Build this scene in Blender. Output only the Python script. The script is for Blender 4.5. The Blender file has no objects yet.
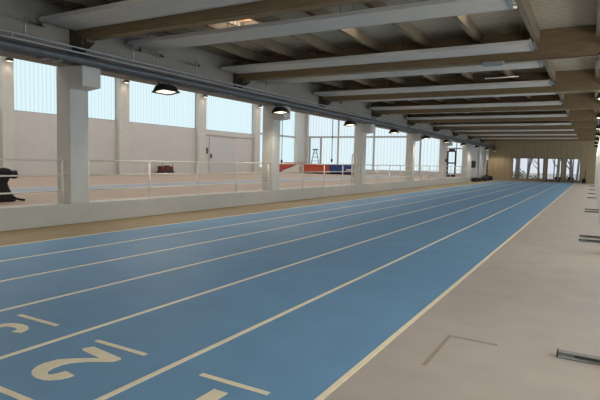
import bpy, math, random
from mathutils import Vector, Matrix
random.seed(4)
S = bpy.context.scene
COL = S.collection
PI = math.pi

# ------------------------------------------------------------------ materials
def srgb(r, g, b):
    f = lambda c: (c/255/12.92) if c/255 <= .04045 else ((c/255+.055)/1.055)**2.4
    return (f(r), f(g), f(b), 1)

def mat(name, col, rough=.6, metal=0, noise=0, scale=20, spec=.5, stretch=None, bump=0, col2=None):
    m = bpy.data.materials.new(name); m.use_nodes = True
    nt = m.node_tree; b = nt.nodes['Principled BSDF']
    b.inputs['Base Color'].default_value = col
    b.inputs['Roughness'].default_value = rough
    b.inputs['Metallic'].default_value = metal
    b.inputs['Specular IOR Level'].default_value = spec
    if noise or col2:
        tc = nt.nodes.new('ShaderNodeTexCoord'); mp = nt.nodes.new('ShaderNodeMapping')
        if stretch: mp.inputs['Scale'].default_value = stretch
        n = nt.nodes.new('ShaderNodeTexNoise'); n.inputs['Scale'].default_value = scale
        n.inputs['Detail'].default_value = 5
        nt.links.new(tc.outputs['Object'], mp.inputs[0]); nt.links.new(mp.outputs[0], n.inputs[0])
        r = nt.nodes.new('ShaderNodeValToRGB')
        c2 = col2 or tuple(c*(1+noise) for c in col[:3])+(1,)
        c1 = tuple(c*(1-noise) for c in col[:3])+(1,)
        r.color_ramp.elements[0].color = c1; r.color_ramp.elements[0].position = .32
        r.color_ramp.elements[1].color = c2; r.color_ramp.elements[1].position = .68
        nt.links.new(n.outputs['Fac'], r.inputs[0]); nt.links.new(r.outputs[0], b.inputs['Base Color'])
        if bump:
            bp = nt.nodes.new('ShaderNodeBump'); bp.inputs['Strength'].default_value = bump
            nt.links.new(n.outputs['Fac'], bp.inputs['Height']); nt.links.new(bp.outputs[0], b.inputs['Normal'])
    return m

def stripes(name, ca, cb, axis, freq, rough=.7, duty=.5, emit=0, spec=.3):
    """parallel boards or ribs: a hard stripe pattern along one object axis, with a little grain"""
    m = bpy.data.materials.new(name); m.use_nodes = True
    nt = m.node_tree; b = nt.nodes['Principled BSDF']; N = nt.nodes.new; L = nt.links.new
    b.inputs['Roughness'].default_value = rough; b.inputs['Specular IOR Level'].default_value = spec
    tc = N('ShaderNodeTexCoord'); sp = N('ShaderNodeSeparateXYZ'); L(tc.outputs['Object'], sp.inputs[0])
    mu = N('ShaderNodeMath'); mu.operation = 'MULTIPLY'; mu.inputs[1].default_value = freq
    L(sp.outputs['XYZ'.index(axis)], mu.inputs[0])
    fr = N('ShaderNodeMath'); fr.operation = 'FRACT'; L(mu.outputs[0], fr.inputs[0])
    gt = N('ShaderNodeMapRange'); gt.inputs['From Min'].default_value = duty-.06; gt.inputs['From Max'].default_value = duty+.06
    L(fr.outputs[0], gt.inputs[0])
    mx = N('ShaderNodeMix'); mx.data_type = 'RGBA'
    mx.inputs['A'].default_value = ca; mx.inputs['B'].default_value = cb
    L(gt.outputs[0], mx.inputs['Factor'])
    n = N('ShaderNodeTexNoise'); n.inputs['Scale'].default_value = 3; L(tc.outputs['Object'], n.inputs[0])
    mr = N('ShaderNodeMapRange'); mr.inputs['To Min'].default_value = .88; mr.inputs['To Max'].default_value = 1.1
    L(n.outputs['Fac'], mr.inputs[0])
    vm = N('ShaderNodeVectorMath'); vm.operation = 'SCALE'; L(mx.outputs['Result'], vm.inputs[0]); L(mr.outputs[0], vm.inputs['Scale'])
    L(vm.outputs[0], b.inputs['Base Color'])
    if emit:
        b.inputs['Base Color'].default_value = (.06, .06, .06, 1); nt.links.remove(b.inputs['Base Color'].links[0])
        L(mx.outputs['Result'], b.inputs['Emission Color']); b.inputs['Emission Strength'].default_value = emit
    return m

def lamp_mat(name, col, st):
    m = bpy.data.materials.new(name); m.use_nodes = True
    b = m.node_tree.nodes['Principled BSDF']
    b.inputs['Base Color'].default_value = (.8, .8, .8, 1)
    b.inputs['Emission Color'].default_value = col; b.inputs['Emission Strength'].default_value = st
    return m

def glass_mat(name):
    m = bpy.data.materials.new(name); m.use_nodes = True
    nt = m.node_tree; nt.nodes.remove(nt.nodes['Principled BSDF'])
    t = nt.nodes.new('ShaderNodeBsdfTransparent'); g = nt.nodes.new('ShaderNodeBsdfGlossy')
    g.inputs['Roughness'].default_value = .03; t.inputs[0].default_value = (.93, .96, .97, 1)
    fz = nt.nodes.new('ShaderNodeFresnel'); fz.inputs[0].default_value = 1.45
    mx = nt.nodes.new('ShaderNodeMixShader')
    nt.links.new(fz.outputs[0], mx.inputs[0]); nt.links.new(t.outputs[0], mx.inputs[1]); nt.links.new(g.outputs[0], mx.inputs[2])
    nt.links.new(mx.outputs[0], nt.nodes['Material Output'].inputs[0])
    return m

M = dict(
    tan=mat('tan_floor', srgb(174, 163, 154), .62, noise=.05, scale=2.2, spec=.35),
    border=mat('border_floor', srgb(146, 127, 94), .6, noise=.06, scale=2, spec=.35),  # brown border colour, darkened further for the shade along the kerb
    hall=mat('hall_floor', srgb(174, 150, 130), .6, noise=.05, scale=1.5, spec=.35),
    blue=mat('blue_track', srgb(106, 148, 182), .55, noise=.05, scale=1.6, spec=.35),
    pale=mat('pale_lane', srgb(150, 152, 162), .6, noise=.04, scale=3),
    paint=mat('line_paint', srgb(238, 224, 192), .5, noise=.04, scale=9),
    tape=mat('faded_tape', srgb(150, 136, 120), .7, noise=.06, scale=9),
    wall=mat('painted_wall', srgb(204, 199, 194), .75, noise=.02, scale=1.5, spec=.2),
    pillar=mat('painted_concrete', srgb(204, 201, 193), .7, noise=.04, scale=3, spec=.25),
    kerb=mat('kerb_paint', srgb(190, 186, 177), .65, noise=.04, scale=2.2, spec=.25),
    concrete=mat('grey_concrete', srgb(154, 146, 137), .85, noise=.06, scale=2.5, spec=.15),
    beam=mat('glulam', srgb(130, 108, 79), .6, noise=.16, scale=2.2, stretch=(1, 12, 14), spec=.3),
    purlin=mat('purlin_wood', srgb(124, 110, 89), .6, noise=.12, scale=2.5, stretch=(14, 1, 10), spec=.3),
    deck=stripes('deck_boards', srgb(188, 176, 154), srgb(136, 124, 104), 'Y', 6.5, .7, .72),
    panel=mat('panel_enamel', srgb(206, 199, 190), .5, noise=.02, scale=4, spec=.4),
    galv=mat('galvanised', srgb(176, 180, 182), .4, .7, noise=.08, scale=30),
    pipe=mat('pipe_jacket', srgb(98, 102, 106), .45, .3, noise=.1, scale=8),
    rail=mat('rail_paint', srgb(222, 216, 202), .45, noise=.03, scale=8),
    black=mat('black_enamel', srgb(34, 34, 33), .45, noise=.1, scale=20),
    seat=mat('brown_steel', srgb(88, 76, 62), .6, .2, noise=.15, scale=14),
    dark=mat('dark_steel', srgb(52, 48, 44), .55, .4, noise=.15, scale=14),
    alu=mat('aluminium', srgb(120, 124, 121), .5, .4, noise=.1, scale=25),
    pane=stripes('ribbed_glazing', (.70, .88, .93, 1), (.52, .73, .81, 1), 'Y', 3.5, .4, .78, emit=1.0),
    paneX=stripes('ribbed_glazing_end', (.74, .87, .92, 1), (.55, .72, .8, 1), 'X', 2.6, .4, .78, emit=1.0),
    paneR=stripes('ribbed_glazing_right', (.80, .89, .95, 1), (.6, .7, .78, 1), 'Y', 2, .4, .78, emit=5.0),
    frame=mat('window_frame', srgb(176, 176, 172), .5, noise=.03, scale=6),
    farwall=stripes('wood_panelling', srgb(168, 148, 116), srgb(150, 131, 102), 'X', 1.6, .6, .9),
    farframe=mat('brown_frame', srgb(112, 98, 78), .55, noise=.08, scale=8),
    red=mat('red_mat', srgb(196, 68, 56), .55, noise=.06, scale=5),
    orange=mat('orange_mat', srgb(190, 84, 54), .55, noise=.08, scale=5),
    bluemat=mat('blue_mat', srgb(44, 62, 122), .55, noise=.06, scale=5),
    white=mat('white_cover', srgb(222, 212, 202), .6, noise=.03, scale=6),
    maroon=mat('maroon_plastic', srgb(96, 38, 34), .5, noise=.1, scale=9),
    bag=mat('black_cloth', srgb(30, 28, 29), .85, noise=.2, scale=18),
    doorw=mat('door_grey', srgb(196, 194, 192), .5, noise=.02, scale=3),
    brown=mat('dark_brown_door', srgb(78, 52, 38), .5, noise=.1, scale=5),
    lens=lamp_mat('lamp_lens', (1, .86, .62, 1), 1.8),
    glass=glass_mat('clear_glass'),
    roofpane=lamp_mat('rooflight_pane', (.97, .98, .97, 1), 1.9),  # glow of the unseen roof panes added over the side hall
    dome=lamp_mat('roof_dome', (1, .97, .95, 1), 3.2),
    bark=mat('bark', srgb(136, 126, 122), .9, noise=.2, scale=9),
    leaf=mat('leaf', srgb(128, 132, 92), .8, noise=.25, scale=4),
    ground=mat('pale_gravel', srgb(196, 192, 184), .9, noise=.08, scale=3),
    rubber=mat('black_rubber', srgb(40, 40, 42), .8, noise=.1, scale=20),
    teal=mat('steel_blue_paint', srgb(92, 120, 140), .5, noise=.06, scale=9),
)

# ------------------------------------------------------------------ mesh helpers
class MB:
    def __init__(s): s.v = []; s.f = []
    def add(s, vs, fs):
        o = len(s.v); s.v += [tuple(v) for v in vs]; s.f += [tuple(o+i for i in f) for f in fs]; return s
    def box(s, x0, x1, y0, y1, z0, z1):
        x0, x1 = sorted((x0, x1)); y0, y1 = sorted((y0, y1)); z0, z1 = sorted((z0, z1))
        vs = [(x, y, z) for z in (z0, z1) for y in (y0, y1) for x in (x0, x1)]
        return s.add(vs, [(0, 2, 3, 1), (4, 5, 7, 6), (0, 1, 5, 4), (2, 6, 7, 3), (0, 4, 6, 2), (1, 3, 7, 5)])
    def tube(s, pts, r, n=10, caps=True):
        pts = [Vector(p) for p in pts]; rs = r if isinstance(r, (list, tuple)) else [r]*len(pts)
        rings = []
        for i, p in enumerate(pts):
            d = (pts[min(i+1, len(pts)-1)]-pts[max(i-1, 0)]).normalized()
            a = d.cross(Vector((0, 0, 1)) if abs(d.z) < .9 else Vector((1, 0, 0))).normalized(); b = d.cross(a)
            rings.append([p+(a*math.cos(t)+b*math.sin(t))*rs[i] for t in [2*PI*k/n for k in range(n)]])
        vs = [v for q in rings for v in q]; fs = []
        for i in range(len(pts)-1):
            for k in range(n): fs.append((i*n+k, i*n+(k+1) % n, (i+1)*n+(k+1) % n, (i+1)*n+k))
        if caps: fs.append(tuple(range(n-1, -1, -1))); fs.append(tuple((len(pts)-1)*n+k for k in range(n)))
        return s.add(vs, fs)
    def loft(s, rings, cap0=True, cap1=True):
        n = len(rings[0]); vs = [v for q in rings for v in q]; fs = []
        for i in range(len(rings)-1):
            for k in range(n): fs.append((i*n+k, i*n+(k+1) % n, (i+1)*n+(k+1) % n, (i+1)*n+k))
        if cap0: fs.append(tuple(range(n-1, -1, -1)))
        if cap1: fs.append(tuple((len(rings)-1)*n+k for k in range(n)))
        return s.add(vs, fs)
    def prism(s, poly, axis, a, b):
        """polygon in the two other axes, extruded along axis from a to b"""
        def P(u, w, t): return {'X': (t, u, w), 'Y': (u, t, w), 'Z': (u, w, t)}[axis]
        n = len(poly)
        return s.loft([[P(u, w, a) for u, w in poly], [P(u, w, b) for u, w in poly]])
    def build(s, name, m, parent=None, bevel=0, smooth=False):
        me = bpy.data.meshes.new(name)
        off = parent_loc(parent)
        me.from_pydata([(x-off[0], y-off[1], z-off[2]) for x, y, z in s.v], [], s.f)
        me.materials.append(m)
        import bmesh
        bm = bmesh.new(); bm.from_mesh(me); bmesh.ops.recalc_face_normals(bm, faces=bm.faces)
        if smooth:
            for f in bm.faces: f.smooth = len(f.verts) <= 4
        bm.to_mesh(me); bm.free()
        o = bpy.data.objects.new(name, me); COL.objects.link(o)
        if parent: o.parent = parent
        if bevel:
            md = o.modifiers.new('bevel', 'BEVEL'); md.width = bevel; md.segments = 2; md.limit_method = 'ANGLE'
        return o

def parent_loc(p):
    v = Vector((0, 0, 0))
    while p: v = v+p.location; p = p.parent
    return v

def tag(o, label, cat, group=None, kind=None):
    if label: o['label'] = label
    if cat: o['category'] = cat
    if group: o['group'] = group
    if kind: o['kind'] = kind
    return o

def thing(name, loc, label, cat, group=None):
    o = bpy.data.objects.new(name, None); COL.objects.link(o); o.location = loc; o.empty_display_size = .1
    return tag(o, label, cat, group)

def struct(mb, name, m, label=None, bevel=0):
    o = mb.build(name, m, None, bevel); o['kind'] = 'structure'
    if label: o['label'] = label
    return o

def dup(root, loc, label):
    r = root.copy(); COL.objects.link(r); r.location = loc; r['label'] = label
    for ch in list(root.children):
        c = ch.copy(); COL.objects.link(c); c.parent = r
        for g in list(ch.children):
            d = g.copy(); COL.objects.link(d); d.parent = c
    return r

ORD = ['nearest', 'second', 'third', 'fourth', 'fifth', 'sixth', 'seventh', 'eighth', 'ninth', 'tenth', 'eleventh', 'twelfth']
def nth(k): return ORD[k]

# ------------------------------------------------------------------ dimensions (metres, +Y runs down the straight)
W = 1.222; XA = -1.512; XG = XA-6*W       # lane width, right and left edge of the track
XK = -10.6                                # face of the kerb and pillars
YF = 63.0                                 # far wall
ZH = .36                                  # raised floor of the hall on the left
XL = -31.0; YE = 55.8                     # outer wall and end wall of the left hall
ZD = 4.95                                 # roof deck
ZB = 4.25                                 # beam soffit
XR = 4.0
PY = [7.79+8.72*k for k in range(6)]      # pillars on the kerb

# ------------------------------------------------------------------ floors
struct(MB().box(XK-.5, XR+.3, -6.3, YF+.3, -.2, 0), 'floor', M['tan'], 'tan sports hall floor on both sides of the blue track')
bs = MB().box(XK, XG-.03, -6, YF-.3, 0, .003).build('border_strip', M['border'], bpy.data.objects['floor'])  # own brown tone with the kerb's shade put into the colour
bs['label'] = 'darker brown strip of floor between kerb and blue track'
fh = struct(MB().box(XL-.3, XK-.5, -6.3, YE+.3, -.2, ZH), 'floor', M['hall'], 'raised pinkish floor of the side hall beyond the kerb')
fl = MB().box(-18.6, -16.05, -6, 50, ZH, ZH+.004).build('painted_lane', M['pale'], fh)
fl['label'] = 'pale grey blue lane across the side hall floor'
MB().box(-16.05, -15.9, -6, 50, ZH, ZH+.006).build('lane_edge_line', M['paint'], fh)
MB().box(-18.7, -18.6, -6, 50, ZH, ZH+.006).build('lane_edge_line', M['paint'], fh)

# the blue track with its painted lines, numbers and marks
tr = thing('running_track', ((XA+XG)/2, 2, 0), 'blue synthetic running straight with cream lane lines and numbers', 'running track')
MB().box(XG, XA, -6, 61.2, 0, .004).build('track_surface', M['blue'], tr)
ZP = .0045
for k in range(7):
    x = XA-k*W
    MB().box(x-.025, x+.025, -6, 61.2, .003, ZP+.003).build('lane_line', M['paint'], tr)
MB().box(XG, XA, 1.93, 1.98, .003, ZP+.002).build('start_line', M['paint'], tr)
for c, yy in ((-2.144, 2.878), (-3.368, 2.93), (-4.598, 3.0), (-5.82, 3.06)):
    MB().box(c-.3, c+.3, yy-.025, yy+.025, .003, ZP+.002).build('lane_dash', M['paint'], tr)

def catmull(pts, n=6):
    out = []
    for i in range(len(pts)-1):
        p0 = Vector(pts[max(i-1, 0)]); p1 = Vector(pts[i]); p2 = Vector(pts[i+1]); p3 = Vector(pts[min(i+2, len(pts)-1)])
        for k in range(n):
            t = k/n
            out.append(.5*((2*p1)+(-p0+p2)*t+(2*p0-5*p1+4*p2-p3)*t*t+(-p0+3*p1-3*p2+p3)*t**3))
    out.append(Vector(pts[-1])); return out

def ribbon(mb, path, w, z0, z1, xf):
    L = []; R = []
    for i, p in enumerate(path):
        d0 = (p-path[i-1]).normalized() if i else None
        d1 = (path[i+1]-p).normalized() if i < len(path)-1 else None
        if d0 is None: d0 = d1
        if d1 is None: d1 = d0
        n0 = Vector((-d0.y, d0.x)); n1 = Vector((-d1.y, d1.x)); m = (n0+n1)
        m = m/max(m.length_squared, .4)*2*1.0
        L.append(p+m*w/2); R.append(p-m*w/2)
    ring = L+R[::-1]; n = len(path)
    for i in range(n-1):
        q = [L[i], L[i+1], R[i+1], R[i]]
        vs = [xf(a, z) for z in (z0, z1) for a in q]
        mb.add(vs, [(0, 1, 2, 3), (7, 6, 5, 4), (0, 4, 5, 1), (2, 6, 7, 3), (1, 5, 6, 2), (0, 3, 7, 4)])

TWO = [(0.202, 0.109), (0.24, 0.08), (0.194, 0.003), (-0.194, 0.055), (-0.213, 0.075), (-0.194, 0.141), (-0.03, 0.247), (0.049, 0.329), (0.074, 0.385), (0.075, 0.464), (0.051, 0.525), (0.008, 0.55), (-0.015, 0.542), (-0.034, 0.507), (-0.05, 0.445), (-0.171, 0.462), (-0.165, 0.511), (-0.144, 0.561), (-0.096, 0.606), (-0.045, 0.629), (0.027, 0.635), (0.106, 0.614), (0.156, 0.582), (0.205, 0.515), (0.219, 0.44), (0.196, 0.342), (0.106, 0.251), (-0.051, 0.142)]
def numeral(ch, lane):
    xc = XA-(lane-.5)*W-.02; yb = {1: 2.735, 2: 2.825, 3: 2.84}[lane]
    xf = lambda p, z: (xc-p.x, yb-p.y, z)
    mb = MB(); z0, z1 = .003, ZP+.0025
    if ch == '2':
        n = len(TWO)
        mb.loft([[xf(Vector(p), z) for p in TWO] for z in (z0, z1)])
    elif ch == '3':
        ribbon(mb, catmull([(-.16, .16), (-.12, .07), (0, .045), (.11, .09), (.13, .19), (.08, .29), (-.03, .33)]), .095, z0, z1, xf)
        ribbon(mb, catmull([(-.03, .325), (.07, .37), (.11, .46), (.08, .56), (-.01, .6), (-.1, .56), (-.14, .48)]), .095, z0, z1, xf)
    else:
        ribbon(mb, [Vector((-.0, 0)), Vector((-.0, .64))], .12, z0, z1, xf)
        ribbon(mb, [Vector((-.0, .6)), Vector((-.15, .47))], .09, z0, z1+.0003, xf)
    o = mb.build('lane_number', M['paint'], tr)
for ch, l in (('1', 1), ('2', 2), ('3', 3)): numeral(ch, l)

# faded corner mark on the tan floor
MK = [(-1.1, 3.98), (-1.065, 3.98), (-1.06, 4.79), (-.65, 4.78), (-.652, 4.815), (-1.095, 4.825)]
tag(MB().add([(x, y, z) for z in (0, .003) for x, y in MK],
             [(0, 1, 2, 5), (5, 2, 3, 4), (6, 11, 8, 7), (11, 10, 9, 8), (0, 6, 7, 1), (1, 7, 8, 2), (2, 8, 9, 3), (3, 9, 10, 4), (4, 10, 11, 5), (5, 11, 6, 0)]
             ).build('corner_mark', M['tape']), 'faded brown tape corner mark on the tan floor right of the track', 'floor marking')

# ------------------------------------------------------------------ kerb, pillars, wall over the pillars
struct(MB().box(XK-.5, XK, -6, 51.4, 0, .48), 'trim_1', M['kerb'], 'low cream kerb along the left side of the track', .012)
struct(MB().box(XK-.45, XK, -6, YF, 3.68, ZD), 'wall_left', M['concrete'], 'grey concrete wall above the row of pillars')
struct(MB().box(XK-.45, XK, 51.9, YF, 0, 3.68), 'wall_corner', M['wall'], 'plain pale wall at the far end of the row of pillars')
pn = ['in the left of the view, nearest the camera', 'second from the camera, right of the grey double door', 'third from the camera, with a bent tube beside it',
      'fourth from the camera', 'fifth from the camera, with a small grey box on it', 'last before the plain far wall']
for k, y in enumerate(PY):
    p = thing('pillar', (XK-.25, y+.25, .48), 'pale concrete pillar on the kerb, '+pn[k], 'pillar', 'pillars on the kerb')
    MB().box(XK-.5, XK-.002, y, y+.5, .48, 3.68).build('shaft', M['pillar'], p, .015)
    if k < 5:
        MB().add([(XK-.002, y-.0, 3.15), (XK+.44, y-.0, 3.2), (XK+.44, y, 3.66), (XK-.002, y, 3.66),
              (XK-.002, y+.5, 3.15), (XK+.44, y+.5, 3.2), (XK+.44, y+.5, 3.66), (XK-.002, y+.5, 3.66)],
             [(0, 1, 2, 3), (7, 6, 5, 4), (0, 4, 5, 1), (1, 5, 6, 2), (2, 6, 7, 3), (3, 7, 4, 0)]).build('corbel', M['pillar'], p, .012)
# pilasters on the plain wall
for k, y in enumerate((56.4, 60.0)):
    p = MB().box(XK+.003, XK+.2, y, y+.5, 0, 3.55).build('pilaster', M['pillar'], None, .01)
    tag(p, 'pale pilaster on the plain wall beyond the last pillar, '+('nearer one' if k == 0 else 'the one by the brown door'), 'pilaster', 'pilasters on the plain far wall')

# ------------------------------------------------------------------ railings on the kerb
rl = ['left of the nearest pillar', 'between the nearest and second pillars', 'between the second and third pillars, before the mats',
      'between the third and fourth pillars', 'between the fourth and fifth pillars', 'between the fifth and last pillars']
for b in range(6):
    y0 = PY[b-1]+.5 if b else -1.0
    y1 = PY[b]
    x = XK-.12
    r = thing('railing', (x, (y0+y1)/2, .48), 'cream steel tube railing on the kerb '+rl[b], 'railing', 'railings on the kerb')
    MB().tube([(x, y0+.02, 1.5), (x, y1-.02, 1.5)], .024).build('top_rail', M['rail'], r, smooth=True)
    for z in (1.15, .78):
        MB().tube([(x, y0+.02, z), (x, y1-.02, z)], .018).build('mid_rail', M['rail'], r, smooth=True)
    n = 5
    for i in range(n):
        yy = y0+.07+(y1-y0-.2)*i/(n-1)
        MB().tube([(x, yy, .48), (x, yy, 1.49)], .028).build('post', M['rail'], r, smooth=True)
bt = MB().tube([(XK-.05, 24.06, .48), (XK-.05, 24.06, 1.92), (XK-.05, 24.1, 2.0), (XK-.05, 24.2, 2.04), (XK-.05, 24.42, 2.04), (XK-.05, 24.55, 2.0), (XK-.05, 24.6, 1.9), (XK-.05, 24.62, .48)], .04)
tag(bt.build('bent_tube', M['rail'], None, smooth=True), 'tall cream bent tube standing on the kerb beside the third pillar', 'tube')
tag(MB().box(XK, XK+.09, PY[4]+.0, PY[4]+.42, 1.84, 2.08).build('control_box', M['dark'], None, .01), 'small dark grey control box on the fifth pillar', 'box')

# ------------------------------------------------------------------ roof: deck, purlins, beams
BY = [7.85+6.17*k for k in range(-1, 9)]
BT = .24
HOLES = [(-7.94, -6.76, 9.75, 10.75)]
for k in range(0, 9):
    for x in ((-5.28, -2.62) if k == 1 else (-7.94, -5.28, -2.62)): HOLES.append((x, x+1.18, BY[k]+2.98, BY[k]+4.08))  # unseen openings, added for light
HOLES.sort(key=lambda h: (h[0], h[2]))
dk = MB()
xs_ = [XK-.4, -7.94, -6.76, -5.28, -4.1, -2.62, -1.44, XR]
for i in range(7):
    if i in (0, 2, 4, 6): dk.box(xs_[i], xs_[i+1], -6, YF, ZD, ZD+.12)
    else:
        hs = [h for h in HOLES if h[0] == xs_[i]]; y = -6
        for h in hs: dk.box(xs_[i], xs_[i+1], y, h[2], ZD, ZD+.12); y = h[3]
        dk.box(xs_[i], xs_[i+1], y, YF, ZD, ZD+.12)
ce = struct(dk, 'ceiling', M['deck'], 'ribbed roof deck above the track')
ys = [-6]+BY+[YF]
PX = [-.06]+[-1.37-1.33*k for k in range(7)]+[1.3, 2.6]
for i in range(len(ys)-1):
    a = ys[i]+(BT if i else 0); b = ys[i+1]
    if b < 2: continue
    for x in PX:
        zb = 4.62 if abs(x+1.37) < .01 else 4.7
        o = MB().box(x-.055, x+.055, a, b, zb, ZD).build('purlin', M['purlin'], ce)
for k, y in enumerate(BY):
    nm = 'overhead at the camera' if k == 0 else nth(k-1)+' down the hall'
    b = thing('roof_beam', (-4, y+BT/2, ZB), 'brown timber roof beam crossing the hall, '+nm, 'beam', 'timber roof beams')
    MB().box(XK+.16, XR, y, y+BT, ZB, ZD-.002).build('timber', M['beam'], b, .008)
    if k:
        # dark stepped steel seat at the wall
        MB().prism([(XK, ZD-.1), (XK+.3, ZD-.1), (XK+.3, 4.62), (XK+.2, 4.5), (XK+.2, 4.3), (XK+.42, 4.3), (XK+.42, 4.12), (XK, 4.12)], 'Y', y-.06, y-.002).build('steel_seat', M['seat'], b)
        MB().prism([(XK, 4.25), (XK+.5, 4.25), (XK+.5, 4.19), (XK+.1, 4.0), (XK, 4.0)], 'Y', y+.0, y+BT).build('bracket', M['seat'], b)

# rooflights in the deck between two purlins, one in view, the others added to light the hall
curb = mat('curb_wood', srgb(206, 160, 118), .6, noise=.08, scale=5)
for k, (x0, x1, y0, y1) in enumerate(HOLES):
    if y0 == 9.75: sk = thing('skylight', ((x0+x1)/2, (y0+y1)/2, ZD+.125), 'small bright rooflight in the deck just beyond the nearest timber beam', 'skylight')
    else: sk = None
    z = ZD+.125
    q = lambda d, zz: [(x0-d, y0-d, zz), (x1+d, y0-d, zz), (x1+d, y1+d, zz), (x0-d, y1+d, zz)]
    h = z+.1
    cb = MB().loft([q(.03, z), q(.03, h), q(-.01, h), q(-.01, z), q(.03, z)], False, False)
    dm = MB().box(x0-.04, x1+.04, y0-.04, y1+.04, h+.002, h+.05)
    if sk: cb.build('timber_curb', curb, sk); dm.build('dome', M['dome'], sk, .01)
    else:
        c = struct(cb, 'window_rooflight', curb, 'rooflight hidden above the heating panels'); dm.build('dome', M['dome'], c)

# ------------------------------------------------------------------ radiant ceiling panels
def radiant(y0, y1, label):
    zc = 4.45; x0, x1 = XK+.2, -1.45
    p = thing('radiant_panel', ((x0+x1)/2, (y0+y1)/2, zc), label, 'heating panel', 'radiant ceiling panels')
    n = 6; w = (y1-y0)/n; poly = []
    for i in range(n):                       # shallow grooves between the water tubes
        a = y0+i*w
        poly += [(a+.006, zc+.008), (a+.016, zc), (a+w*.36, zc), (a+w*.5, zc-.018), (a+w*.64, zc), (a+w-.016, zc), (a+w-.006, zc+.008)]
    poly += [(y1, zc+.05), (y0, zc+.05)]
    MB().prism(poly, 'X', x0, x1).build('panel_sheet', M['panel'], p)
    MB().box(x0, x1, y0-.012, y0, zc-.012, zc+.075).build('edge_flange', M['panel'], p)
    MB().box(x0, x1, y1, y1+.012, zc-.012, zc+.075).build('edge_flange', M['panel'], p)
    br = MB().box(x1, x1+.03, y0-.02, y1+.02, zc-.03, zc+.1)
    for i in range(4): br.tube([(x1+.03, y0+.1+i*(y1-y0-.2)/3, zc+.03), (x1+.11, y0+.1+i*(y1-y0-.2)/3, zc+.03)], .02)
    br.build('header_pipe', M['galv'], p)
    for x in (x0+.6, (x0+x1)/2-1.4, (x0+x1)/2+1.4, x1-.25):
        for dy in (-.3, .3): MB().tube([(x, (y0+y1)/2+dy, zc+.06), (x, (y0+y1)/2+dy, ZD)], .006, 6).build('hanger', M['dark'], p)
for k, y in enumerate(BY):
    nm = 'beam overhead at the camera' if k == 0 else nth(k-1)+' timber beam down the hall'
    if k: radiant(y-.92, y-.09, 'long white ribbed heating panel hung just before the '+nm)
    radiant(y+1.45, y+2.28, 'long white ribbed heating panel hung beyond the '+nm)

# flat grey box and thin cable on the second beam, diagonal tube beyond it
tag(MB().box(-2.62, -2.1, 13.9, 14.02, 4.14, 4.25).build('junction_box', M['galv'], None, .01), 'flat grey junction box under the second timber beam', 'junction box')
tag(MB().tube([(-2.1, 14.0, 4.235), (.1, 14.0, 4.235)], .008, 6).build('cable', M['dark']), 'thin dark cable along the underside of the second timber beam', 'cable')
tag(MB().tube([(-3.3, 18.1, 4.5), (-2.3, 18.4, 4.56)], .018, 8).build('diagonal_tube', M['rail']), 'slim pale diagonal tube below the deck beyond the second beam', 'tube')

# ------------------------------------------------------------------ pipe run on the left wall
xp = -9.95
dp = thing('duct_pipe', (xp, 28, 3.71), 'long dark grey pipe running along the left wall below the cable tray', 'pipe')
MB().tube([(xp, -6, 3.715), (xp, YF-.05, 3.715)], .088, 20).build('pipe_body', M['pipe'], dp, smooth=True)
for k in range(10):
    y = 7+5.87*k
    MB().box(xp-.13, xp+.13, y-.02, y+.02, 3.58, 3.61).box(xp-.13, xp-.11, y-.02, y+.02, 3.6, 3.8).box(XK+.004, xp-.11, y-.02, y+.02, 3.66, 3.7).build('wall_bracket', M['galv'], dp)
ct = thing('cable_tray', (xp, 28, 3.86), 'pale grey ladder tray running along the left wall above the dark pipe', 'cable tray')
for z in (3.845, 3.945):
    MB().tube([(xp+.1, -6, z), (xp+.1, YF-.05, z)], .019, 8).build('tray_rail', M['galv'], ct, smooth=True)
MB().box(XK+.02, xp+.1, -6, YF-.05, 3.835, 3.85).build('tray_bed', M['pipe'], ct)
for k in range(24):
    y = 6+2.4*k
    MB().box(xp+.085, xp+.1, y-.012, y+.012, 3.84, 3.95).build('rung', M['galv'], ct)

fp = ['at the left edge of the view', 'just past the nearest pillar', 'left of the first lamp', 'above the first lamp', 'past the first lamp']
for k, (y, xo) in enumerate(((6.35, -10.0), (9.1, -9.98), (9.9, -9.98), (11.4, -9.98), (15.1, -9.98), (21.3, -9.98), (27.4, -9.98), (33.6, -9.98), (39.8, -9.98))):
    f = thing('feed_pipe', (xo, y, 3.95), 'thin heating feed pipe rising from the tray '+(fp[k] if k < 5 else 'before the %s lamp on the left' % nth(k-2)), 'pipe', 'thin feed pipes to the heating panels')
    MB().tube([(xo, y, 3.94), (xo, y, 4.32), (xo-.02, y+.03, 4.36), (xo-.25, y+.4, 4.37), (xo-.5, y+.75, 4.38)], .018, 8).build('riser', M['galv'], f, smooth=True)
    MB().tube([(xo-.3, y+.46, 4.372), (xo-.42, y+.62, 4.378)], .038, 8).build('valve', M['dark'], f)

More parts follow.
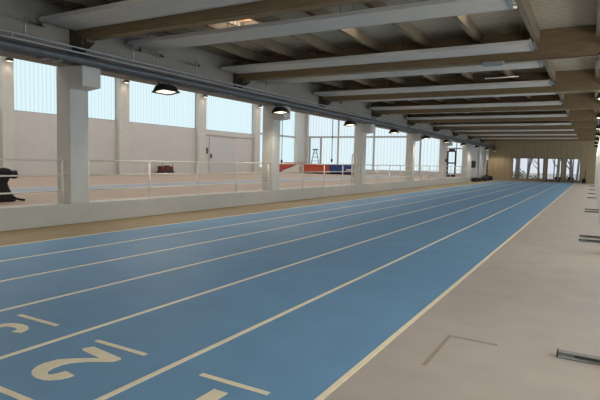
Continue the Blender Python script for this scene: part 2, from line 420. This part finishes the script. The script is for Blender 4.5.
# ------------------------------------------------------------------ floodlights
def rrect(a, b, r, n=4):
    out = []
    for cx, cy, t0 in ((a-r, b-r, 0), (-a+r, b-r, PI/2), (-a+r, -b+r, PI), (a-r, -b+r, 1.5*PI)):
        for k in range(n+1):
            t = t0+PI/2*k/n; out.append((cx+r*math.cos(t), cy+r*math.sin(t)))
    return out
def flood(loc, side, label, group, top, power, cat='floodlight'):
    t = thing('floodlight', loc, label, cat, group)
    tilt = math.radians(7)*side
    R = Matrix.Rotation(-tilt, 4, 'Y')
    def xf(p): return tuple(R @ Vector(p)+Vector(loc))
    prof = [(a*.92, b*.92, r*.9, z*.9) for a, b, r, z in ((.10, .17, .05, .17), (.14, .22, .06, .165), (.19, .29, .09, .1), (.22, .335, .1, 0), (.25, .37, .1, -.035), (.25, .37, .1, -.055))]
    rings = [[xf((x, y, z)) for x, y in rrect(a, b, r)] for a, b, r, z in prof]
    inner = [[xf((x, y, -.05)) for x, y in rrect(.205, .315, .08)], [xf((x, y, -.03)) for x, y in rrect(.15, .24, .06)]]
    MB().loft(rings+inner, True, False).build('housing', M['black'], t, smooth=True)
    MB().loft([[xf((x, y, -.03)) for x, y in rrect(.15, .24, .06)], [xf((x, y, -.036)) for x, y in rrect(.15, .24, .06)]]).build('lens', M['lens'], t)
    for sy in (-.2, .2):
        q = Vector(xf((0, sy, .12)))
        MB().tube([q, (loc[0]-.02, loc[1]+sy, loc[2]+.13), (top[0], loc[1]+sy*.9, top[2])], .016, 8).build('stem', M['black'], t, smooth=True)
    MB().box(loc[0]-.06, loc[0]+.06, loc[1]-.08, loc[1]+.08, loc[2]+.13, loc[2]+.17).build('gear_box', M['black'], t, .01)
    ld = bpy.data.lights.new('floodlight_beam', 'SPOT'); ld.energy = power*1.05; ld.color = (1, .92, .78); ld.spot_size = math.radians(150); ld.spot_blend = .6; ld.shadow_soft_size = .15
    lo = bpy.data.objects.new('floodlight_beam', ld); COL.objects.link(lo); lo.parent = t
    lo.location = R @ Vector((0, 0, -.08)); lo.rotation_euler = R.to_euler()
    return t
for k, y in enumerate((10.1, 15.8, 21.9, 27.9, 34.3, 39.9, 45.8, 51.9, 57.2, 61.6)):
    flood((-9.86, y, 3.37), 1, 'black floodlight hung under the left pipe, %s from the camera' % ('nearest' if k == 0 else nth(k)), 'floodlights along the left wall', (xp, y, 3.6), 140)
RY = [10.5+6.2*k for k in range(8)]
for k, y in enumerate(RY):
    flood((.18, y, 3.56), -1, 'black floodlight with lit lens high on the right side, %s from the camera' % ('nearest' if k == 0 else nth(k)), 'floodlights along the right side', (.18, y, 4.4), 140)
struct(MB().box(.12, .24, -6, YF, 4.4, 4.46), 'trim_2', M['galv'], 'lamp rail along the right side')

for y in (-1.7, 4.2):  # both lamp rows continued out of view, added to brighten the near floor
    flood((-9.86, y, 3.37), 1, 'black floodlight under the left pipe, out of view '+('behind the camera' if y < 0 else 'beside the camera'), 'floodlights along the left wall', (xp, y, 3.6), 140)
    flood((.18, y, 3.56), -1, 'black floodlight on the right side, out of view '+('behind the camera' if y < 0 else 'above the camera'), 'floodlights along the right side', (.18, y, 4.4), 140)
# ------------------------------------------------------------------ right side
for k in range(-1, 8):
    y = 17.15+6.2*k
    p = MB().box(.225, .62, y, y+.42, 0, 4.4)
    nm = {-1: 'out by the camera', 0: 'nearest in view'}.get(k, ORD[k]+' in view')
    tag(p.build('pillar', M['pillar'], None, .012), 'slim white pillar at the right edge of the floor, '+nm, 'pillar', 'white pillars on the right')
wr = MB().box(XR, XR+.25, -6, YF, 0, 1.0).box(XR, XR+.25, -6, YF, 3.4, ZD)
for k in range(11): wr.box(XR, XR+.25, -6+6.9*k-.3 if k else -6, -6+6.9*k+.3, 1.0, 3.4)
struct(wr, 'wall_right', M['wall'], 'pale right wall with a row of windows behind the pillars')
struct(MB().box(XK-.5, XR+.25, -6.3, -6, 0, ZD), 'wall_back', M['wall'], 'pale wall behind the camera')

def starting_block(y, label, turn=0):
    t = thing('starting_block', (.3, y, 0), label, 'starting block', 'starting blocks by the right pillars')
    x0, x1 = -.165, .78
    MB().prism([(y-.04, .0), (y+.04, .0), (y+.04, .012), (y+.03, .02), (y+.03, .05), (y+.022, .056), (y-.022, .056), (y-.03, .05), (y-.03, .02), (y-.04, .012)], 'X', x0, x1).build('rail', M['alu'], t)
    n = MB()
    for i in range(5): n.tube([(x0+.29+i*.14, y-.034, .036), (x0+.12+i*.07, y-.028, .036)], .008, 8)
    n.build('notch_row', M['dark'], t)
    MB().box(x0-.012, x0, y-.036, y+.036, .004, .06).build('end_cap', M['dark'], t, .004)
    for s, xx in ((-1, .3), (1, .55)):
        yy = y+s*.11
        pd = MB().add([(xx-.02, yy-.06, .06), (xx+.16, yy-.06, .06), (xx+.2, yy-.06, .2), (xx+.17, yy-.06, .21),
                  (xx-.02, yy+.06, .06), (xx+.16, yy+.06, .06), (xx+.2, yy+.06, .2), (xx+.17, yy+.06, .21)],
                 [(0, 1, 2, 3), (7, 6, 5, 4), (0, 4, 5, 1), (1, 5, 6, 2), (2, 6, 7, 3), (3, 7, 4, 0)]).build('foot_pad', M['rubber'], t, .006)
sb = [(4.8, 'lying alone on the floor nearest the camera'), (12.8, 'front one of the nearer pair on the right'), (13.58, 'back one of the nearer pair on the right'),
      (21.5, 'front one of the pair by the nearest pillar in view'), (22.6, 'back one of the pair by the nearest pillar in view'), (31.7, 'sixth from the camera'),
      (37.0, 'seventh from the camera'), (43.6, 'eighth from the camera'), (52.0, 'farthest from the camera')]
for y, l in sb: starting_block(y, 'grey metal starting block rail, '+l)

# ------------------------------------------------------------------ far wall with its three windows
ops = [(-8.0, -4.76), (-4.42, -2.98), (-2.58, -1.15)]
fw = MB().box(XK-.45, XR+.25, YF, YF+.25, 0, .2).box(XK-.45, XR+.25, YF, YF+.25, 2.62, ZD+.1)
xs = [XK-.45]+[v for o in ops for v in o]+[XR+.25]
for i in range(0, len(xs), 2): fw.box(xs[i], xs[i+1], YF, YF+.25, .2, 2.62)
struct(fw, 'wall_far', M['farwall'], 'beige timber panelled far wall with three windows')
win_n = [0]
def window(parts, pane_m, frame_m, pane):
    """frame parts and one pane under one window"""
    win_n[0] += 1
    o = parts.build('window_%d' % win_n[0], frame_m); o['kind'] = 'structure'
    g = pane.build('pane', pane_m, o)
    return o
for i, (a, b) in enumerate(ops):
    fr = MB().box(a, b, YF-.02, YF+.1, .2, .27).box(a, b, YF-.02, YF+.1, 2.55, 2.62).box(a, a+.07, YF-.02, YF+.1, .2, 2.62).box(b-.07, b, YF-.02, YF+.1, .2, 2.62)
    for mxx in ([(a+b)/2] if i else [a+1.62]): fr.box(mxx-.05, mxx+.05, YF-.02, YF+.1, .27, 2.55)
    window(fr, M['glass'], M['farframe'], MB().box(a+.07, b-.07, YF+.03, YF+.04, .27, 2.55))
# low row of dark items at the foot of the far wall
bn = thing('bench', (-3.2, 62.5, 0), 'low dark bench below the far windows', 'bench')
MB().box(-4.7, -1.5, 62.3, 62.65, .3, .35).build('seat', M['farframe'], bn, .008)
for x in (-4.4, -3.1, -1.8): MB().box(x-.04, x+.04, 62.35, 62.6, 0, .3).build('leg', M['dark'], bn)
for k, (x, s) in enumerate(((-3.45, 1), (-3.05, .9), (-2.15, 1.1), (-1.8, .8))):
    o = MB().loft([[(x+a*s*q, 62.47+b*s*q, .35+z*s) for a, b in rrect(.14, .1, .06)] for q, z in ((.8, 0), (1, .08), (.95, .18), (.5, .26))]).build('bag', M['bag'], None, smooth=True)
    tag(o, 'small black bag on the bench under the far windows, %s from the left' % ('first', 'second', 'third', 'last')[k], 'bag', 'bags on the far bench')
st = thing('corner_stand', (-.75, 62.4, 0), 'dark pole stand with a bulky base in the far right corner', 'stand')
MB().loft([[(-.75+a*q, 62.4+b*q, z) for a, b in rrect(.2, .2, .1)] for q, z in ((.9, 0), (1, .15), (.8, .45), (.2, .52))]).build('base', M['bag'], st, smooth=True)
MB().tube([(-.72, 62.4, .5), (-.62, 62.4, 1.5)], .03, 8).build('pole', M['dark'], st)

# door, loudspeaker and bags on the plain wall at the far left
d = struct(MB().box(XK, XK+.06, 61.4, 62.4, 0, 2.3), 'door_1', M['brown'], 'dark brown door in the far left corner')
MB().tube([(XK+.06, 61.55, 1.05), (XK+.11, 61.55, 1.05), (XK+.11, 61.68, 1.05)], .012, 6).build('door_handle', M['alu'], d)
sp = thing('loudspeaker', (XK+.15, 53.5, 1.4), 'black loudspeaker on the plain wall past the last pillar', 'loudspeaker')
MB().box(XK+.02, XK+.32, 53.3, 53.85, 1.38, 2.08).build('cabinet', M['black'], sp, .02)
MB().box(XK+.32, XK+.33, 53.34, 53.81, 1.42, 2.04).build('grille', M['bag'], sp)
for k, (x, y, sx, sy, h) in enumerate(((-10.2, 53.6, .25, .7, .42), (-10.15, 55.2, .28, .5, .36), (-10.1, 57.9, .3, .75, .45), (-10.1, 59.2, .3, .5, .62), (-10.0, 61.0, .25, .35, .5))):
    o = MB().loft([[(x+a*q, y+b*q, z*h) for a, b in rrect(sx, sy, .18)] for q, z in ((.85, 0), (1, .25), (.9, .7), (.55, 1))]).build('sports_bag', M['bag'], None, smooth=True)
    tag(o, 'black sports bag on the floor by the plain far left wall, %s from the camera' % ('nearest', 'second', 'third', 'fourth', 'farthest')[k], 'bag', 'bags by the plain far wall')

# ------------------------------------------------------------------ the hall on the left
struct(MB().box(XL-.3, XK-.45, -6.3, YE+.3, 8.2, 8.4), 'ceiling', M['wall'], 'high ceiling of the side hall')
struct(MB().box(XL-.3, XK-.45, -6.3, -6, ZH, 8.2), 'wall_front', M['wall'], 'near wall of the side hall')
struct(MB().box(XK-.45, XK-.3, -6, YF, ZD, 8.2), 'wall_upper', M['wall'], 'wall of the side hall above the track roof')
for k, x in enumerate((-28, -23, -18, -13.5)):
    o = MB().box(x-.9, x+.9, -2, 54, 8.1, 8.19).build('window_rooflight', M['roofpane']); o['kind'] = 'structure'  # unseen glowing roof panes, added to brighten the side hall
SILL = 4.27; TOP = 7.75
pil = [(9.2, 9.9), (17.95, 18.7), (26.65, 27.6), (35.45, 36.5), (44.25, 45.2), (53.0, 53.9)]
ow = MB().box(XL-.3, XL, -6, 45.2, ZH, SILL).box(XL-.3, XL, -6, YE+.3, TOP, 8.2).box(XL-.3, XL, 45.2, YE+.3, ZH, .8)
for a, b in pil: ow.box(XL-.3, XL, a, b, SILL if b < 46 else .8, TOP)
ow.box(XL-.3, XL, -6, 1, SILL, TOP).box(XL-.3, XL, 53.9, YE+.3, .8, TOP)
struct(ow, 'wall_outer', M['wall'], 'pale outer wall of the side hall below the high windows')
for k, (a, b) in enumerate(pil):
    tag(MB().box(XL+.004, XL+.35, a, b, ZH, 8.19).build('pilaster', M['pillar'], None, .015),
        'pale wall pilaster in the side hall, '+('out of view left', 'at the left edge of the view', 'right of the nearest kerb pillar', 'left of the grey double door', 'right of the grey double door', 'in the corner by the mats')[k], 'pilaster', 'pilasters on the side hall wall')
ed = [(1, 9.2), (9.9, 17.95), (18.7, 26.65), (27.6, 35.45), (36.5, 44.25)]
for a, b in ed:
    window(MB().box(XL-.12, XL-.02, a, b, SILL, SILL+.06).box(XL-.12, XL-.02, a, b, TOP-.06, TOP).box(XL-.12, XL-.02, a, a+.06, SILL, TOP).box(XL-.12, XL-.02, b-.06, b, SILL, TOP),
           M['pane'], M['frame'], MB().box(XL-.1, XL-.06, a+.06, b-.06, SILL+.06, TOP-.06))
w = window(MB().box(XL-.12, XL, 45.2, 53, 4.36, 4.56).box(XL-.12, XL, 45.2, 53, .8, .9).box(XL-.12, XL, 49.2, 49.35, .9, TOP), M['pane'], M['frame'], MB().box(XL-.1, XL-.06, 45.2, 53, .9, TOP))
MB().tube([(XL+.1, 50.0, 1.6), (XL+.1, 50.0, TOP)], .035, 6).tube([(XL+.1, 50.0, 1.3), (XL+.1, 50.0, 1.75)], .12, 8).build('crank_rod', M['dark'], w)

# double door in the outer wall
d = struct(MB().box(XL, XL+.08, 37.3, 40.95, ZH, 3.62), 'door_2', M['doorw'], 'tall pale grey door leaf with a dark handle in the side hall wall', .01)
MB().box(XL+.08, XL+.18, 37.42, 37.56, 1.72, 2.12).build('door_handle', M['black'], d, .01)
struct(MB().box(XL, XL+.05, 41.0, 44.2, ZH, 3.8), 'door_3', M['wall'], 'pale door leaf right of the grey one', .01)
struct(MB().box(XL, XL+.14, 36.6, 44.2, 3.85, 4.05), 'trim_3', M['wall'], 'lintel above the double door')
tag(MB().box(XL, XL+.12, 36.66, 37.05, 2.12, 2.66).build('wall_box', M['black'], None, .02), 'small black box on the wall left of the grey door', 'box')

# end wall glazing of the side hall
ZT = 4.52; ZS = .75
struct(MB().box(XL, XK-.45, YE, YE+.3, ZH, ZS).box(XL, XK-.45, YE, YE+.3, TOP, 8.2).box(XL, XL+.35, YE-.25, YE+.3, ZS, TOP).box(-12.1, XK-.45, YE, YE+.3, ZS, TOP), 'wall_end', M['wall'], 'end wall of the side hall around its tall windows')
cuts = [XL+.35, -26.6, -22.05, -16.6, -13.75]
for i in range(4):
    a, b = cuts[i], cuts[i+1]
    fr = MB().box(a, b, YE, YE+.12, ZT, ZT+.2).box(a, b, YE, YE+.12, ZS, ZS+.1).box(b-.1, b+.1, YE-.05, YE+.12, ZS, TOP)
    if i == 0: fr.box(-30.6, -30.35, YE, YE+.12, ZS, ZT).box(-29.05, -28.8, YE, YE+.12, ZS, ZT)
    w = window(fr, M['paneX'], M['frame'], MB().box(a, b, YE+.05, YE+.09, ZS+.1, TOP))
    if i == 0:
        MB().tube([(-27.35, YE-.1, 2.0), (-27.35, YE-.1, TOP)], .04, 6).tube([(-27.35, YE-.1, 1.6), (-27.35, YE-.1, 2.0)], .12, 8).build('crank_rod', M['dark'], w)
d = struct(MB().box(-13.65, -13.5, YE-.02, YE+.1, ZH, 3.15).box(-12.85, -12.7, YE-.02, YE+.1, ZH, 3.15).box(-13.5, -12.85, YE-.02, YE+.1, 3.0, 3.3).box(-13.5, -12.85, YE-.02, YE+.1, ZH, ZH+.25).box(-13.5, -12.85, YE-.02, YE+.1, 1.75, 1.9), 'door_4', M['dark'], 'glazed door with grey frame in the end wall of the side hall')
MB().box(-13.5, -12.85, YE+.03, YE+.06, ZH+.25, 3.0).build('pane', M['paneX'], d)
window(MB().box(-13.65, -12.1, YE, YE+.1, 3.3, 3.45).box(-12.75, -12.65, YE, YE+.1, ZS, TOP), M['paneX'], M['frame'], MB().box(-13.65, -12.75, YE+.04, YE+.08, 3.45, TOP).box(-12.65, -12.1, YE+.04, YE+.08, ZS, TOP))

# crash mats in front of the end wall
m1 = thing('crash_mat', (-28.9, 48.6, ZH), 'red wedge crash mat with white side behind the second pillar', 'mat')
MB().prism([(-31, .62), (-29.9, .5), (-27.8, 1.3), (-27.7, 1.48), (-29.3, 1.48), (-30.8, .9)], 'Y', 48, 50).build('cover', M['red'], m1, .03)
MB().prism([(-29.9, .46), (-28.2, .36), (-27.5, .36), (-27.5, 1.2), (-27.75, 1.26)], 'Y', 48.05, 50).build('side_cover', M['white'], m1, .03)
MB().box(-30.9, -29.8, 48.2, 49.8, ZH, .55).build('base', M['black'], m1)
m2 = thing('crash_mat', (-25.2, 48.6, ZH), 'red and orange crash mat block in front of the end windows', 'mat')
MB().box(-26.9, -23.9, 48, 50.2, .5, 1.12).build('cover', M['orange'], m2, .05)
MB().box(-26.92, -23.9, 47.95, 50.2, 1.1, 1.42).build('top_pad', M['red'], m2, .05)
MB().box(-26.7, -24, 48.2, 50, ZH, .5).build('base', M['black'], m2)
m3 = thing('crash_mat', (-22.4, 48.6, ZH), 'dark blue crash mat block beside the orange mat', 'mat')
MB().box(-23.85, -21.0, 48, 50.2, .5, 1.42).build('cover', M['bluemat'], m3, .05)
MB().box(-21.9, -21.3, 47.985, 48.0, .78, .92).build('patch', M['white'], m3)
MB().box(-23.7, -21.1, 48.2, 50, ZH, .5).build('base', M['black'], m3)
sl = thing('stepladder', (-29.3, 53.2, ZH), 'grey blue stepladder standing behind the mats at the end windows', 'stepladder')
for sx in (-1, 1):
    MB().tube([(-28.0+sx*.75, 52.6, ZH), (-28.0+sx*.12, 52.7, 2.95)], .05, 8).build('rail', M['teal'], sl)
MB().box(-28.28, -27.72, 52.5, 52.9, 2.95, 3.1).build('top_step', M['teal'], sl, .01)
for i in range(5):
    z = .8+i*.45; hw = .7*(1-(z-ZH)/2.75)+.12
    MB().box(-28-hw, -28+hw, 52.6, 52.72, z-.03, z+.03).build('rung', M['teal'], sl)

# dark red equipment at the foot of the outer wall
ca = thing('equipment_cart', (-30.3, 31, ZH), 'low dark red cart of blocks against the side hall wall', 'cart')
MB().box(-30.6, -30.0, 30.35, 31.75, ZH+.08, ZH+.18).build('tray', M['dark'], ca)
for i, (h, y) in enumerate(((.42, 30.4), (.34, 30.75), (.48, 31.05), (.4, 31.4))):
    MB().box(-30.55, -30.05, y, y+.3, ZH+.18, ZH+.18+h).build('block', M['maroon'], ca, .02)
for y in (30.45, 31.65): MB().tube([(-30.1, y, ZH+.18), (-30.1, y, ZH+.85)], .025, 6).build('upright', M['maroon'], ca)
for y in (30.45, 31.65):
    for x in (-30.5, -30.1): MB().tube([(x-.03, y, ZH+.06), (x+.03, y, ZH+.06)], .06, 10).build('wheel', M['black'], ca)

# black bag and jacket heap by the railing at the left edge
bg = thing('backpack', (-13.6, 7.9, ZH), 'black backpack heap behind the railing at the left edge of the view', 'bag')
def heap(c, rad, pts, name):
    rings = []
    for z, q, dy in pts:
        rings.append([(c[0]+a*q, c[1]+dy+b*q*(1+.05*math.sin(5*a*9+z*11)), z+.03*math.sin(b*14+z*5)*(z > ZH)) for a, b in rrect(rad[0], rad[1], min(rad)*.45)])
    return MB().loft(rings).build(name, M['bag'], bg, smooth=True)
heap((-13.6, 7.5), (.3, .62), ((ZH, 1.02, 0), (.45, 1.05, 0), (.62, .95, -.03), (.85, .86, -.08), (1.0, .9, -.02), (1.04, .8, -.04)), 'body')
heap((-13.6, 7.85), (.26, .3), ((1.02, .95, 0), (1.1, 1, 0), (1.2, .9, -.02), (1.24, .6, -.06)), 'top_flap')
heap((-13.42, 8.1), (.12, .09), ((.99, .9, 0), (1.06, 1.1, 0), (1.16, .9, 0)), 'side_pocket')
MB().tube([(-13.3, 8.0, .5), (-13.3, 8.16, .42), (-13.3, 8.35, .385)], .03, 8).build('strap', M['bag'], bg)

# wall spotlights high in the side hall
for k, y in enumerate((18.3, 27.1, 36.0, 44.7)):
    t = thing('wall_spotlight', (XL+.55, y, 7.2), 'small wall spotlight on the side hall pilaster, %s from the camera' % ('nearest', 'second', 'third', 'fourth')[k], 'spotlight', 'wall spotlights in the side hall')
    MB().box(XL+.35, XL+.5, y-.05, y+.05, 7.15, 7.25).build('arm', M['dark'], t)
    MB().loft([[(XL+.62+a*q, y+b*q, z) for a, b in rrect(.16, .2, .06)] for q, z in ((.5, 7.34), (.8, 7.28), (1, 7.12))]).build('housing', M['black'], t, smooth=True)
    MB().box(XL+.5, XL+.74, y-.16, y+.16, 7.105, 7.118).build('lens', M['lens'], t)
    ld = bpy.data.lights.new('spotlight_beam', 'SPOT'); ld.energy = 14; ld.color = (1, .78, .55); ld.spot_size = math.radians(130); ld.spot_blend = .7; ld.shadow_soft_size = .12
    lo = bpy.data.objects.new('spotlight_beam', ld); COL.objects.link(lo); lo.parent = t; lo.location = (.1, 0, -.12)

# ------------------------------------------------------------------ windows of the right wall
for k in range(10):
    a, b = -6+6.9*k+.3, -6+6.9*(k+1)-.3
    b = min(b, YF)
    if a < YF:
        window(MB().box(XR+.02, XR+.12, a, b, 1, 1.06).box(XR+.02, XR+.12, a, b, 3.34, 3.4).box(XR+.02, XR+.12, (a+b)/2-.04, (a+b)/2+.04, 1, 3.4), M['paneR'], M['frame'], MB().box(XR+.06, XR+.1, a, b, 1.06, 3.34))

# ------------------------------------------------------------------ outside the far windows
struct(MB().box(-60, 60, YF+.25, 160, -.35, -.1), 'ground', M['ground'], 'pale ground outside the far windows')
def tree(x, y, h, r, label, lean=0):
    t = thing('tree', (x, y, -.1), label, 'tree', 'bare trees outside the far windows')
    tp = [(x, y, -.15), (x+lean*.3, y, h*.35), (x+lean*.7, y+.1, h*.7), (x+lean, y, h)]
    MB().tube(tp, [r, r*.85, r*.6, r*.25], 10).build('trunk', M['bark'], t, smooth=True)
    for i in range(7):
        z = h*(.22+.1*i); a = random.uniform(0, 2*PI); L = random.uniform(.8, 1.8)
        c = Vector((x+lean*z/h, y, z))
        MB().tube([c, c+Vector((math.cos(a)*L*.5, math.sin(a)*L*.5, L*.45)), c+Vector((math.cos(a)*L*.8, math.sin(a)*L*.8, L*1.2))], [r*.4, r*.28, r*.1], 6).build('branch', M['bark'], t, smooth=True)
for x, y, h, r, l, ln in ((-8.0, 67.5, 7, .3, 'thick bare tree outside the far window, leftmost', .2), (-7.1, 70, 7, .16, 'slim leaning bare tree outside the left far window', .9),
                          (-5.6, 68, 6, .14, 'slim bare tree outside the right part of the left far window', -.4), (-3.8, 72, 7, .2, 'bare tree outside the middle far window', .2),
                          (-2.2, 69, 6, .2, 'bare tree outside the right far window, on its left', -.3), (-1.7, 74, 7, .15, 'bare tree outside the right far window, on its right', .4)):
    tree(x, y, h, r, l, ln)
def bush(x, y, rx, h, n, label):
    t = thing('bush', (x, y, -.1), label, 'bush', 'bushes outside the far windows')
    mb = MB()
    for i in range(n):
        a = random.uniform(0, 2*PI); q = math.sqrt(random.random()); z = -.1+h*random.random()*(1-.5*q*q)
        c = Vector((x+rx*q*math.cos(a), y+rx*.7*q*math.sin(a), z)); s = random.uniform(.06, .13)
        u = Vector((random.uniform(-1, 1), random.uniform(-1, 1), random.uniform(-1, 1))).normalized(); v = u.orthogonal().normalized()
        mb.add([c-u*s, c+v*s*.5, c+u*s, c-v*s*.5], [(0, 1, 2, 3)])
    mb.build('foliage', M['leaf'], t)
    st = MB()
    for i in range(5):
        a = 2*PI*i/5; st.tube([(x, y, -.12), (x+rx*.5*math.cos(a), y+rx*.35*math.sin(a), h*.7)], [.04, .015], 6)
    st.build('stems', M['bark'], t)
bush(-7.6, 66, 1.1, 1.5, 420, 'greenish leafy bush outside the left far window')
bush(-6.0, 66.8, .8, .9, 200, 'low leafy bush outside the middle of the left far window')
bush(-2.6, 67.5, .7, .8, 160, 'low leafy bush outside the right far window')

# ------------------------------------------------------------------ world and camera
w = bpy.data.worlds.new('World'); S.world = w; w.use_nodes = True
bg_ = w.node_tree.nodes['Background']; bg_.inputs[0].default_value = (.86, .88, .95, 1); bg_.inputs[1].default_value = 1.0

cam = bpy.data.cameras.new('Camera'); co = bpy.data.objects.new('Camera', cam); COL.objects.link(co)
cam.sensor_width = 36; cam.lens = 513.27/600*36; cam.clip_start = .05; cam.clip_end = 400
yaw, pitch, roll = 0.5161111, 0.07486651, 0.02393383
f = Vector((-math.sin(yaw)*math.cos(pitch), math.cos(yaw)*math.cos(pitch), -math.sin(pitch)))
r = Vector((math.cos(yaw), math.sin(yaw), 0)); u = r.cross(f)
r2 = math.cos(roll)*r+math.sin(roll)*u; u2 = -math.sin(roll)*r+math.cos(roll)*u
R = Matrix((r2, u2, -f)).transposed()
co.matrix_world = Matrix.Translation((0, 0, 1.6)) @ R.to_4x4()
S.camera = co
S.view_settings.view_transform = 'Standard'; S.view_settings.look = 'None'
S.view_settings.gamma = 1; S.view_settings.use_curve_mapping = False
S.view_settings.exposure = 0.0
